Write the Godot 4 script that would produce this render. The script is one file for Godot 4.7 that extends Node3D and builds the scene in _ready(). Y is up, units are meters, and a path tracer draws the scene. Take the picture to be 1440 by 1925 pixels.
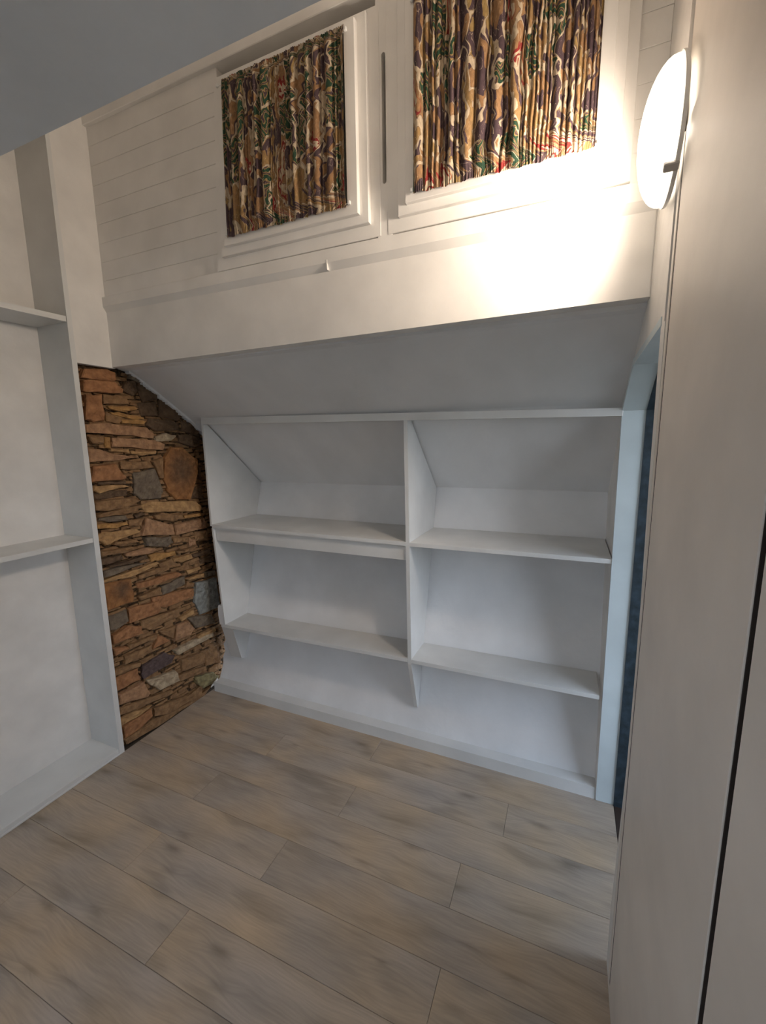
extends Node3D
# An attic room: window wall over a sloping alcove of built-in shelves, a patch of bare stone wall,
# a bookcase on the left and a wardrobe on the right. x runs along the shelves, y is up, z towards the viewer. Metres.

var M := {}
var rng := RandomNumberGenerator.new()

const W := 2.13        # room width (left wall x = 0, right wall x = W)
const ZF := 0.415      # face of the window wall
const Z_FRONT := 4.0   # wall behind the viewer, with its window


# ---------------------------------------------------------------- helpers
func tag(o: Node, label := "", category := "", group := "", kind := "") -> void:
	if label: o.set_meta("label", label)
	if category: o.set_meta("category", category)
	if group: o.set_meta("group", group)
	if kind: o.set_meta("kind", kind)


func root(called: String, at := Vector3.ZERO) -> Node3D:
	var n := Node3D.new()
	n.name = called
	n.position = at
	add_child(n, true)
	return n


func st_new() -> SurfaceTool:
	var st := SurfaceTool.new()
	st.begin(Mesh.PRIMITIVE_TRIANGLES)
	return st


func put(called: String, st: SurfaceTool, mat: Material, parent: Node = self) -> MeshInstance3D:
	return put_mesh(called, st.commit(), mat, parent)


func put_mesh(called: String, mesh: Mesh, mat: Material, parent: Node = self) -> MeshInstance3D:
	var o := MeshInstance3D.new()
	o.name = called
	o.mesh = mesh
	o.material_override = mat
	o.cast_shadow = GeometryInstance3D.SHADOW_CASTING_SETTING_ON
	parent.add_child(o, true)
	if parent is Node3D and parent != self:
		o.position -= (parent as Node3D).position if parent.get_parent() == self else (parent as Node3D).position + (parent.get_parent() as Node3D).position
	return o


# one flat convex polygon facing 'out'
func face(st: SurfaceTool, p: Array, out: Vector3) -> void:
	var n: Vector3 = (p[2] - p[0]).cross(p[1] - p[0])
	var q := p.duplicate()
	if n.dot(out) < 0.0:
		q.reverse()
		n = -n
	n = n.normalized()
	for i in range(1, q.size() - 1):
		for v in [q[0], q[i], q[i + 1]]:
			st.set_normal(n)
			st.add_vertex(v)


# box with chamfered edges, from corner a to corner b
func bx(st: SurfaceTool, a: Vector3, b: Vector3, c := 0.0015) -> void:
	var lo := Vector3(minf(a.x, b.x), minf(a.y, b.y), minf(a.z, b.z))
	var hi := Vector3(maxf(a.x, b.x), maxf(a.y, b.y), maxf(a.z, b.z))
	var m := (lo + hi) * 0.5
	var h := (hi - lo) * 0.5
	var k: float = minf(c, minf(h.x, minf(h.y, h.z)) * 0.45)
	for ax in 3:
		var u := (ax + 1) % 3
		var v := (ax + 2) % 3
		for s in [-1.0, 1.0]:
			var pts := []
			for q in [[-1.0, -1.0], [1.0, -1.0], [1.0, 1.0], [-1.0, 1.0]]:
				var d := Vector3.ZERO
				d[ax] = s * h[ax]
				d[u] = q[0] * (h[u] - k)
				d[v] = q[1] * (h[v] - k)
				pts.append(m + d)
			var o := Vector3.ZERO
			o[ax] = s
			face(st, pts, o)
		for su in [-1.0, 1.0]:
			for sv in [-1.0, 1.0]:
				var pts := []
				for q in [[-1.0, 0.0], [1.0, 0.0], [1.0, 1.0], [-1.0, 1.0]]:
					var d := Vector3.ZERO
					d[ax] = q[0] * (h[ax] - k)
					d[u] = su * (h[u] - k * q[1])
					d[v] = sv * (h[v] - k * (1.0 - q[1]))
					pts.append(m + d)
				var o := Vector3.ZERO
				o[u] = su
				o[v] = sv
				face(st, pts, o)
	for sx in [-1.0, 1.0]:
		for sy in [-1.0, 1.0]:
			for sz in [-1.0, 1.0]:
				var s := Vector3(sx, sy, sz)
				face(st, [m + s * Vector3(h.x, h.y - k, h.z - k), m + s * Vector3(h.x - k, h.y, h.z - k), m + s * Vector3(h.x - k, h.y - k, h.z)], s)


func box(called: String, a: Vector3, b: Vector3, mat: Material, parent: Node = self, c := 0.0015) -> MeshInstance3D:
	var st := st_new()
	bx(st, a, b, c)
	return put(called, st, mat, parent)


# a board whose eight corners may be out of square: front quad f (counter-clockwise from lower left), pushed back by d
func board(st: SurfaceTool, f: Array, d: Vector3, c := 0.0015) -> void:
	var n := f.size()
	var m := Vector3.ZERO
	for p in f: m += p
	m /= n
	var front := []
	var rim := []
	var back := []
	for p in f:
		front.append(p + (m - p).normalized() * c * 1.4)
		rim.append(p + d.normalized() * c)
		back.append(p + d)
	face(st, front, -d)
	face(st, back, d)
	for i in n:
		var j := (i + 1) % n
		var o: Vector3 = (f[i] + f[j]) * 0.5 - m
		face(st, [front[i], front[j], rim[j], rim[i]], o - d.normalized() * o.length())
		face(st, [rim[i], rim[j], back[j], back[i]], o)


# any outline in the (z, y) plane, extruded along x; lean shifts x with height
func prism_x(st: SurfaceTool, outline: PackedVector2Array, x0: float, x1: float, lean := 0.0, y0 := 0.0) -> void:
	_prism(st, outline, func(p: Vector2, t: float) -> Vector3: return Vector3(lerpf(x0, x1, t) + lean * (p.y - y0), p.y, p.x))


# any outline in the (x, y) plane, extruded along z
func prism_z(st: SurfaceTool, outline: PackedVector2Array, z0: float, z1: float) -> void:
	_prism(st, outline, func(p: Vector2, t: float) -> Vector3: return Vector3(p.x, p.y, lerpf(z0, z1, t)))


func _prism(st: SurfaceTool, outline: PackedVector2Array, at: Callable) -> void:
	var idx := Geometry2D.triangulate_polygon(outline)
	var axis: Vector3 = at.call(outline[0], 1.0) - at.call(outline[0], 0.0)
	for t in [0.0, 1.0]:
		for i in range(0, idx.size(), 3):
			face(st, [at.call(outline[idx[i]], t), at.call(outline[idx[i + 1]], t), at.call(outline[idx[i + 2]], t)], axis * (t - 0.5))
	var area := 0.0
	for i in outline.size():
		area += outline[i].cross(outline[(i + 1) % outline.size()])
	for i in outline.size():
		var a := outline[i]
		var b := outline[(i + 1) % outline.size()]
		var n2 := Vector2(b.y - a.y, a.x - b.x) * signf(area)
		var o: Vector3 = at.call(a + n2.normalized() * 0.01, 0.0) - at.call(a, 0.0)
		face(st, [at.call(a, 0.0), at.call(b, 0.0), at.call(b, 1.0), at.call(a, 1.0)], o)


# a frame: outer quad o and inner quad i (x, y; from lower left, counter-clockwise), from z0 to z1, mitred
func ring(st: SurfaceTool, o: Array, i: Array, z0: float, z1: float, c := 0.002) -> void:
	var mid := Vector2.ZERO
	for p in o: mid += p / 4.0
	for k in 4:
		var j := (k + 1) % 4
		var oc: Array = [o[k] + (mid - o[k]).normalized() * c, o[j] + (mid - o[j]).normalized() * c]
		var ot: Vector2 = ((o[k] + o[j]) * 0.5 - mid)
		var out := Vector3(ot.x, ot.y, 0)
		face(st, [v3(oc[0], z1), v3(oc[1], z1), v3(i[j], z1), v3(i[k], z1)], Vector3(0, 0, 1))
		face(st, [v3(o[k], z0), v3(o[j], z0), v3(o[j], z1 - c), v3(o[k], z1 - c)], out)
		face(st, [v3(o[k], z1 - c), v3(o[j], z1 - c), v3(oc[1], z1), v3(oc[0], z1)], out + Vector3(0, 0, out.length()))
		face(st, [v3(i[k], z0), v3(i[j], z0), v3(i[j], z1), v3(i[k], z1)], -out)
		face(st, [v3(o[k], z0), v3(o[j], z0), v3(i[j], z0), v3(i[k], z0)], Vector3(0, 0, -1))


func v3(p: Vector2, z: float) -> Vector3:
	return Vector3(p.x, p.y, z)


# profile (radius, height) turned about the x axis through c, towards -x
func lathe_x(st: SurfaceTool, prof: Array, c: Vector3, n := 48) -> void:
	for k in prof.size() - 1:
		var a: Vector2 = prof[k]
		var b: Vector2 = prof[k + 1]
		for s in n:
			var p := []
			for q in [[a, s], [a, s + 1], [b, s + 1], [b, s]]:
				var t: float = TAU * q[1] / n
				p.append(c + Vector3(-q[0].y, q[0].x * sin(t), q[0].x * cos(t)))
			var nrm: Array = []
			var n2 := Vector2(b.y - a.y, a.x - b.x).normalized()
			if n2.x < 0.0 and n2.y < 0.0: n2 = -n2
			for q in [s, s + 1, s + 1, s]:
				var t: float = TAU * q / n
				nrm.append(Vector3(-n2.y, n2.x * sin(t), n2.x * cos(t)))
			var order := [0, 1, 2, 0, 2, 3]
			if (p[2] - p[0]).cross(p[1] - p[0]).dot(nrm[0] + nrm[2]) < 0.0:
				order = [0, 2, 1, 0, 3, 2]
			for o in order:
				st.set_normal(nrm[o])
				st.add_vertex(p[o])


# ---------------------------------------------------------------- materials
func noise(freq: float, sd: int, oct := 4) -> FastNoiseLite:
	var n := FastNoiseLite.new()
	n.seed = sd
	n.frequency = freq
	n.noise_type = FastNoiseLite.TYPE_SIMPLEX_SMOOTH
	n.fractal_octaves = oct
	return n


func noise_tex(freq: float, sd: int, lo: Color, hi: Color, size := 512) -> NoiseTexture2D:
	var t := NoiseTexture2D.new()
	t.width = size
	t.height = size
	t.seamless = true
	t.noise = noise(freq, sd, 5)
	var g := Gradient.new()
	g.set_color(0, lo)
	g.set_color(1, hi)
	t.color_ramp = g
	return t


func paint(c: Color, rough: float, relief := 0.0, tex: Texture2D = null, scale := 1.0) -> StandardMaterial3D:
	var m := StandardMaterial3D.new()
	m.albedo_color = c
	m.roughness = rough
	m.uv1_triplanar = true
	m.uv1_world_triplanar = true
	m.uv1_scale = Vector3.ONE * scale
	if tex: m.albedo_texture = tex
	if relief > 0.0:
		m.heightmap_enabled = true
		m.heightmap_texture = M["grain"]
		m.heightmap_scale = relief
	return m


func oak_texture(sd: int) -> ImageTexture:
	var w := 1024
	var h := 256
	var img := Image.create(w, h, false, Image.FORMAT_RGB8)
	var fine := noise(0.02, sd, 4)
	var warp := noise(0.006, sd + 7, 3)
	var cloud := noise(0.004, sd + 13, 3)
	var tint := noise(0.003, sd + 21, 2)
	var r := RandomNumberGenerator.new()
	r.seed = sd
	var knots := []
	for k in 4:
		knots.append([r.randf() * w, r.randf_range(0.15, 0.85) * h, r.randf_range(7.0, 16.0), r.randf_range(0.3, 1.0)])
	for y in h:
		for x in w:
			var yy := float(y) + warp.get_noise_2d(x * 0.35, y * 0.7) * 16.0
			var dark := 0.0
			for k in knots:
				var dx: float = (x - k[0]) / 3.2
				var dy: float = y - k[1]
				var d := sqrt(dx * dx + dy * dy)
				yy += k[2] * 1.3 * exp(-d / (k[2] * 1.6)) * signf(dy)
				dark += k[3] * exp(-pow(d / (k[2] * 0.75), 2.0))
			var g1 := fine.get_noise_2d(x * 0.07, yy * 2.2)
			var g2 := fine.get_noise_2d(x * 0.5 + 900.0, yy * 9.0)
			var cl := cloud.get_noise_2d(x * 0.5, yy * 1.8)
			var v := 0.74 + 0.035 * g1 + 0.05 * g2 + 0.07 * cl - 0.15 * dark
			v -= 0.07 * smoothstep(0.10, 0.6, cloud.get_noise_2d(x * 0.55 + 300.0, yy * 2.4 + 90.0))
			var t := tint.get_noise_2d(x, yy)
			img.set_pixel(x, y, Color(v * (0.985 + 0.05 * t), v * (0.892 + 0.01 * t), v * (0.795 - 0.05 * t)))
	return ImageTexture.create_from_image(img)


# the printed cotton of the curtains: ochre ground, purple shapes with cream outlines, green waves, red scrolls
func fabric_texture(sd: int) -> ImageTexture:
	var n := 1024
	var img := Image.create(n, n, false, Image.FORMAT_RGB8)
	var wx := noise(0.0055, sd, 3)
	var wy := noise(0.0055, sd + 3, 3)
	var mot := noise(0.05, sd + 9, 2)
	var wv := noise(0.012, sd + 5, 2)
	var r := RandomNumberGenerator.new()
	r.seed = sd
	var cell := 128.0
	var k := 8
	var pts := []
	for j in k:
		for i in k:
			pts.append([(i + r.randf_range(0.1, 0.9)) * cell, (j + r.randf_range(0.1, 0.9)) * cell, r.randi() % 8])
	var ochre := Color(0.57, 0.465, 0.28)
	var tan := Color(0.56, 0.42, 0.28)
	var cream := Color(0.72, 0.65, 0.55)
	var purple := Color(0.27, 0.20, 0.22)
	var green := Color(0.09, 0.22, 0.14)
	var red := Color(0.50, 0.12, 0.10)
	for y in n:
		for x in n:
			var px := x + wx.get_noise_2d(x, y) * 95.0
			var py := y + wy.get_noise_2d(x, y) * 95.0
			var ci := int(floor(px / cell))
			var cj := int(floor(py / cell))
			var d1 := 1e9
			var d2 := 1e9
			var kind := 0
			var lx := 0.0
			var ly := 0.0
			for dj in [-1, 0, 1]:
				for di in [-1, 0, 1]:
					var ii := posmod(ci + di, k)
					var jj := posmod(cj + dj, k)
					var q: Array = pts[jj * k + ii]
					var qx: float = q[0] + (ci + di - ii) * cell
					var qy: float = q[1] + (cj + dj - jj) * cell
					var d := Vector2((px - qx) * 1.15, (py - qy) * 0.8).length()
					if d < d1:
						d2 = d1
						d1 = d
						kind = q[2]
						lx = px - qx
						ly = py - qy
					elif d < d2:
						d2 = d
			var edge := d2 - d1
			var c := ochre
			var wob := wv.get_noise_2d(x, y)
			match kind:
				0: c = tan if d1 < 34.0 + 30.0 * wob else purple
				1, 2, 6:
					var s := sin(y * 0.20 + sin(x * 0.075) * 2.2 + wob * 5.0)
					c = green if s > 0.05 else (ochre if s > -0.75 else purple)
				3:
					var s := sin(d1 * 0.15 + atan2(ly, lx))
					c = red if s > 0.0 and d1 < 46.0 else (cream if d1 < 34.0 else tan)
				4: c = ochre.lerp(tan, 0.5 + 0.5 * wob) if d1 > 22.0 else purple
				5:
					c = purple if edge > 18.0 and wob > -0.25 else ochre
				7: c = purple if wob < 0.08 else tan
			if edge < 12.0:
				c = cream
			elif edge < 13.0:
				c = purple
			if absf(mot.get_noise_2d(x * 0.45, y * 0.2) - 0.12) < 0.018:
				c = c.lerp(cream, 0.8)
			c = c * (0.93 + 0.14 * mot.get_noise_2d(x, y))
			img.set_pixel(x, y, c)
	return ImageTexture.create_from_image(img)


func make_materials() -> void:
	var g := NoiseTexture2D.new()
	g.width = 512
	g.height = 512
	g.seamless = true
	g.noise = noise(0.02, 5, 5)
	M["grain"] = g
	var soft := noise_tex(0.006, 11, Color(0.93, 0.93, 0.93), Color(1, 1, 1))
	M.wall = paint(Color(0.93, 0.918, 0.90), 0.6, 0.12, soft, 1.3)
	M.board = paint(Color(0.93, 0.918, 0.90), 0.5, 0.05, soft, 1.1)
	M.shelf = paint(Color(0.885, 0.885, 0.875), 0.45, 0.05, soft, 1.0)
	M.lining = paint(Color(0.85, 0.895, 0.905), 0.45, 0.05, soft, 1.0)
	M.plaster = paint(Color(0.93, 0.93, 0.93), 0.8, 0.22, soft, 0.9)
	M.ceiling = paint(Color(0.91, 0.925, 0.935), 0.85, 0.1, soft, 0.8)
	M.wardrobe = paint(Color(0.915, 0.88, 0.84), 0.5, 0.03, soft, 1.0)
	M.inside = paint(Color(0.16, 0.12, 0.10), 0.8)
	M.door_paint = paint(Color(0.24, 0.30, 0.34), 0.45, 0.15, noise_tex(0.02, 31, Color(0.6, 0.6, 0.6), Color(1, 1, 1)), 2.0)
	M.threshold = paint(Color(0.20, 0.15, 0.12), 0.6, 0.1)
	M.metal = paint(Color(0.66, 0.65, 0.64), 0.4)
	M.metal.metallic = 0.3
	M.brass = paint(Color(0.46, 0.34, 0.17), 0.45, 0.2)
	M.brass.metallic = 0.7
	M.hole = paint(Color(0.03, 0.025, 0.02), 0.9)
	M.white_metal = paint(Color(0.88, 0.88, 0.87), 0.35)
	M.mortar = paint(Color(0.50, 0.40, 0.29), 0.95, 3.0, noise_tex(0.03, 41, Color(0.35, 0.33, 0.3), Color(1, 0.97, 0.9)), 2.5)
	var rock := noise_tex(0.018, 51, Color(0.70, 0.66, 0.64), Color(1.0, 0.98, 0.95))
	var tones := {
		"rust": Color(0.47, 0.345, 0.24), "clay": Color(0.49, 0.39, 0.30), "umber": Color(0.42, 0.335, 0.24),
		"ochre": Color(0.51, 0.40, 0.25), "tan": Color(0.52, 0.425, 0.30), "dark": Color(0.30, 0.245, 0.19),
		"slate": Color(0.345, 0.315, 0.275), "blue": Color(0.41, 0.43, 0.43), "orange": Color(0.47, 0.32, 0.18),
		"pale": Color(0.52, 0.48, 0.41), "purple": Color(0.27, 0.23, 0.23), "moss": Color(0.40, 0.38, 0.28)}
	for t in tones:
		M["stone_" + t] = paint(tones[t] * 1.55, 0.9, 0.8, rock, 2.6)
	for k in 3:
		var m := StandardMaterial3D.new()
		m.albedo_texture = oak_texture(100 + k * 17)
		m.albedo_color = [Color(0.955, 0.96, 0.96), Color(0.935, 0.935, 0.93), Color(0.98, 0.98, 0.97)][k]
		m.roughness = 0.55
		M["oak%d" % k] = m
	M.stained = paint(Color(0.47, 0.32, 0.18) * 1.4, 0.9, 0.8, rock, 2.6)
	M.stained.albedo_color = Color(1, 1, 1)
	M.stained.vertex_color_use_as_albedo = true
	M.joint = paint(Color(0.36, 0.32, 0.28), 0.9)
	var f := StandardMaterial3D.new()
	f.albedo_texture = fabric_texture(77)
	f.roughness = 0.85
	f.cull_mode = BaseMaterial3D.CULL_DISABLED
	M.fabric = f
	var gl := StandardMaterial3D.new()
	gl.albedo_color = Color(0.95, 0.93, 0.88)
	gl.roughness = 0.3
	gl.emission_enabled = true
	gl.emission = Color(1.0, 0.94, 0.86)
	gl.emission_energy_multiplier = 1.9
	M.lamp_glass = gl
	var pane := StandardMaterial3D.new()
	pane.transparency = BaseMaterial3D.TRANSPARENCY_ALPHA
	pane.albedo_color = Color(0.8, 0.9, 0.9, 0.12)
	pane.roughness = 0.05
	M.pane = pane


# ---------------------------------------------------------------- scene
func _ready() -> void:
	rng.seed = 4
	# camera
	var cam := Camera3D.new()
	cam.name = "camera"
	cam.position = Vector3(1.9567, 1.5, 1.8076)
	cam.rotation_order = EULER_ORDER_YXZ
	cam.rotation = Vector3(-0.1616, 0.4104, -0.0128)
	cam.fov = 100.2
	cam.near = 0.02
	cam.current = true
	add_child(cam)
	# sky: bright cool overcast day, reaching the room through the windows
	var env := Environment.new()
	env.tonemap_mode = Environment.TONE_MAPPER_LINEAR
	env.tonemap_exposure = 1.3
	env.sdfgi_enabled = true
	env.ssao_enabled = true
	env.ssil_enabled = true
	var sm := ProceduralSkyMaterial.new()
	sm.sky_top_color = Color(0.74, 0.81, 0.90)
	sm.sky_horizon_color = Color(0.91, 0.93, 0.96)
	sm.ground_bottom_color = Color(0.30, 0.33, 0.33)
	sm.ground_horizon_color = Color(0.62, 0.67, 0.70)
	sm.sky_energy_multiplier = 2.15
	sm.ground_energy_multiplier = 2.15
	sm.sun_angle_max = 0.0
	var sky := Sky.new()
	sky.sky_material = sm
	env.sky = sky
	env.background_mode = Environment.BG_SKY
	env.ambient_light_source = Environment.AMBIENT_SOURCE_SKY
	var we := WorldEnvironment.new()
	we.name = "world"
	we.environment = env
	add_child(we)

	make_materials()
	build_floor()
	build_walls()
	build_stone_wall()
	build_window_wall()
	build_alcove()
	build_doorway()
	build_shelves()
	build_bookcase()
	build_wardrobe()
	build_curtain("curtain", Vector2(0.772, 0.790), Vector2(1.262, 1.268), 2.241, 2.735, 0.13, "gathered ochre, purple and green curtain over the left window, further from the lamp")
	build_curtain("curtain", Vector2(1.486, 1.487), Vector2(1.974, 1.977), 2.230, 2.735, 0.57, "gathered ochre, purple and green curtain over the right window, beside the lit lamp")
	build_lamp()


# ---------------------------------------------------------------- the room's shell
func build_floor() -> void:
	var f := box("floor", Vector3(-0.4, -0.12, -0.9), Vector3(4.4, -0.010, Z_FRONT + 0.2), M.joint)
	tag(f, "grey-brown oak floor of long boards running parallel to the shelves", "", "", "structure")
	# boards, 165 mm wide; the butt joints of the first rows stand where the photograph shows them
	var joints := [1.153, 1.797, 1.168, 0.548, 1.042, 1.692, 0.893, 0.30, 1.45, 0.75, 1.25, 0.1]
	var z := -0.167
	for row in range(-1, 24):
		var j: float = joints[posmod(row, joints.size())]
		var xs := [0.0]
		var x := fposmod(j, 1.125)
		while x < W:
			if x > 0.06: xs.append(x)
			x += 1.125
		xs.append(W + (0.069 if row < 4 and row >= 0 else 0.015))
		for i in xs.size() - 1:
			floor_board(f, xs[i], xs[i + 1], z, z + 0.165)
		z += 0.165
	floor_board(f, W + 0.07, W + 0.19, 0.0, 0.62, M.threshold)
	box("floor_screed", Vector3(W + 0.2, -0.012, -0.7), Vector3(3.45, -0.002, 2.3), M.joint, f)


func floor_board(f: Node, x0: float, x1: float, z0: float, z1: float, mat: Material = null) -> void:
	var st := st_new()
	var g := 0.0005
	var c := 0.0008
	var a := Vector2(x0 + g, z0 + g)
	var b := Vector2(x1 - g, z1 - g)
	var u0 := rng.randf() * 0.08 + 0.01
	var v0 := rng.randf() * 0.44 + 0.01
	var flip := rng.randf() < 0.5
	var rings := [[a, b, -0.012], [a, b, -c], [a + Vector2(c, c), b - Vector2(c, c), 0.0]]
	var cor := []
	for r in rings:
		cor.append([Vector3(r[0].x, r[2], r[0].y), Vector3(r[1].x, r[2], r[0].y), Vector3(r[1].x, r[2], r[1].y), Vector3(r[0].x, r[2], r[1].y)])
	var quads := [[cor[2], Vector3.UP]]
	for k in 2:
		for i in 4:
			var jn := (i + 1) % 4
			var o: Vector3 = (cor[0][i] + cor[0][jn]) * 0.5 - (cor[0][0] + cor[0][2]) * 0.5
			quads.append([[cor[k][i], cor[k][jn], cor[k + 1][jn], cor[k + 1][i]], o.normalized() + Vector3(0, k * 1.0, 0)])
	for q in quads:
		var p: Array = q[0]
		var n: Vector3 = (p[2] - p[0]).cross(p[1] - p[0])
		var ord := [0, 1, 2, 0, 2, 3]
		if n.dot(q[1]) < 0.0:
			n = -n
			ord = [0, 2, 1, 0, 3, 2]
		for o in ord:
			st.set_normal(n.normalized())
			var uu: float = u0 + (p[o].x - x0) / 1.25
			st.set_uv(Vector2(1.0 - uu if flip else uu, v0 + (p[o].z - z0) / 0.31))
			st.add_vertex(p[o])
	put("floor_board", st, mat if mat else M["oak%d" % (rng.randi() % 3)], f)


func build_walls() -> void:
	# outer left wall, behind stone and bookcase
	var l := box("wall_left", Vector3(-0.40, 0, -0.9), Vector3(-0.24, 3.05, Z_FRONT + 0.15), M.wall)
	tag(l, "white left wall of the attic room", "", "", "structure")
	# the part of the left wall in front of the stone: plaster pier and headers
	var pier := root("trim_1")
	tag(pier, "white boxed pier above the bare stone, beside the bookcase", "", "", "structure")
	box("pier_board", Vector3(-0.19, 1.852, 0.40), Vector3(0.0, 3.0, 0.588), M.wall, pier)
	box("header_board", Vector3(-0.19, 2.722, 0.588), Vector3(0.0, 3.0, 1.30), M.wall, pier)
	box("wall_board", Vector3(-0.19, 0.0, 1.95), Vector3(0.0, 3.0, Z_FRONT), M.wall, pier)
	box("top_board", Vector3(-0.24, 2.722, 1.30), Vector3(0.0, 3.0, 1.95), M.wall, pier)
	# low ceiling over the viewer, with its edge towards the window wall
	var cs := st_new()
	for q in [[-0.3, 1.2, W + 0.7, 2.45], [-0.3, 3.4, W + 0.7, Z_FRONT + 0.1], [-0.3, 2.45, 0.45, 3.4], [1.65, 2.45, W + 0.7, 3.4]]:
		bx(cs, Vector3(q[0], 2.098, q[1]), Vector3(q[2], 2.25, q[3]), 0.004)
	var c := put("ceiling", cs, M.ceiling)
	var w4 := root("added_window_4", Vector3(1.05, 2.2, 2.9))  # rooflight added out of view to bring daylight in from above
	tag(w4, "added unseen rooflight in the low ceiling behind the viewer, for daylight from above", "", "", "structure")
	var rf := st_new()
	for q in [[0.45, 2.45, 1.65, 2.50], [0.45, 3.35, 1.65, 3.4], [0.45, 2.5, 0.5, 3.35], [1.6, 2.5, 1.65, 3.35]]:
		bx(rf, Vector3(q[0], 2.19, q[1]), Vector3(q[2], 2.27, q[3]), 0.003)
	put("window_frame", rf, M.board, w4)
	box("pane", Vector3(0.5, 2.225, 2.5), Vector3(1.6, 2.229, 3.35), M.pane, w4, 0.0005)
	tag(c, "low grey-blue ceiling that ends in a straight edge short of the window wall", "", "", "structure")
	var up := box("ceiling_001", Vector3(-0.4, 3.0, -0.2), Vector3(W + 0.4, 3.1, 1.4), M.wall)
	tag(up, "white upper ceiling above the windows", "", "", "structure")
	var bk := box("trim_2", Vector3(-0.3, 2.25, 1.24), Vector3(W + 0.4, 3.02, 1.36), M.wall)
	tag(bk, "white upstand between the low ceiling and the upper ceiling", "", "", "structure")
	# wall behind the viewer, with a wide window
	var st := st_new()
	for q in [[-0.3, 0.0, W + 0.8, 1.12], [-0.3, 1.9, W + 0.8, 3.0], [-0.3, 1.12, 0.50, 1.9], [1.60, 1.12, W + 0.8, 1.9]]:
		bx(st, Vector3(q[0], q[1], Z_FRONT), Vector3(q[2], q[3], Z_FRONT + 0.14), 0.004)
	var fw := put("wall_front", st, M.wall)
	tag(fw, "white wall behind the viewer, around a wide window", "", "", "structure")
	var w3 := root("window_3", Vector3(1.05, 1.12, Z_FRONT))
	tag(w3, "white framed window behind the viewer", "", "", "structure")
	var fr := st_new()
	ring(fr, quad(0.50, 1.12, 1.60, 1.90), quad(0.55, 1.17, 1.55, 1.85), Z_FRONT + 0.03, Z_FRONT + 0.09)
	bx(fr, Vector3(1.03, 1.17, Z_FRONT + 0.04), Vector3(1.07, 1.85, Z_FRONT + 0.08))
	put("window_frame", fr, M.board, w3)
	box("pane", Vector3(0.55, 1.17, Z_FRONT + 0.058), Vector3(1.55, 1.85, Z_FRONT + 0.062), M.pane, w3, 0.0005)
	# right wall: above and around the doorway, then on beyond the wardrobe
	var s := st_new()
	prism_x(s, PackedVector2Array([Vector2(-0.7, 0), Vector2(0, 0), Vector2(0, 1.605), Vector2(0.19, 1.735), Vector2(0.62, 1.752), Vector2(0.655, 1.752), Vector2(0.655, 3.0), Vector2(-0.7, 3.0)]), W, W + 0.07)
	# the wall's end beside the doorway, slightly bowed with age
	var ys := [0.0, 0.2, 0.7, 1.1, 1.4, 1.752]
	var bow := [0.002, 0.001, 0.010, 0.008, 0.003, 0.0]
	for i in ys.size() - 1:
		var q := []
		for p in [[i, 0.620], [i, 0.668], [i + 1, 0.668], [i + 1, 0.620]]:
			q.append(Vector3(W + bow[p[0]], ys[p[0]], p[1]))
		board(s, q, Vector3(0.10, 0, 0), 0.0)
	var r := put("wall_right", s, M.wall)
	tag(r, "white right wall around the doorway, with the lamp on it", "", "", "structure")
	var r2 := box("wall_right_001", Vector3(W, 0, 2.56), Vector3(W + 0.14, 2.2, Z_FRONT + 0.1), M.wall)
	tag(r2, "white right wall past the wardrobe", "", "", "structure")
	var r3 := box("wall_right_002", Vector3(W + 0.005, 2.096, 0.66), Vector3(W + 0.14, 3.0, 1.4), M.wardrobe)
	tag(r3, "white panel over the wardrobe", "", "", "structure")
	# the next room, seen only as a sliver through the doorway
	var n := st_new()
	bx(n, Vector3(W, 0, -0.8), Vector3(3.5, 2.4, -0.7), 0.0)
	bx(n, Vector3(2.72, 0, 2.2), Vector3(3.5, 2.4, 2.3), 0.0)
	bx(n, Vector3(W + 0.02, 2.3, -0.8), Vector3(3.5, 2.4, 2.3), 0.0)
	for q in [[-0.8, 0.0, 2.3, 0.5], [-0.8, 2.15, 2.3, 2.4], [-0.8, 0.5, 0.1, 2.15], [2.0, 0.5, 2.3, 2.15]]:
		bx(n, Vector3(3.4, q[1], q[0]), Vector3(3.52, q[3], q[2]), 0.0)
	var nx := put("wall_far", n, M.wall)
	tag(nx, "pale walls of the daylit room beyond the doorway", "", "", "structure")


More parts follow.
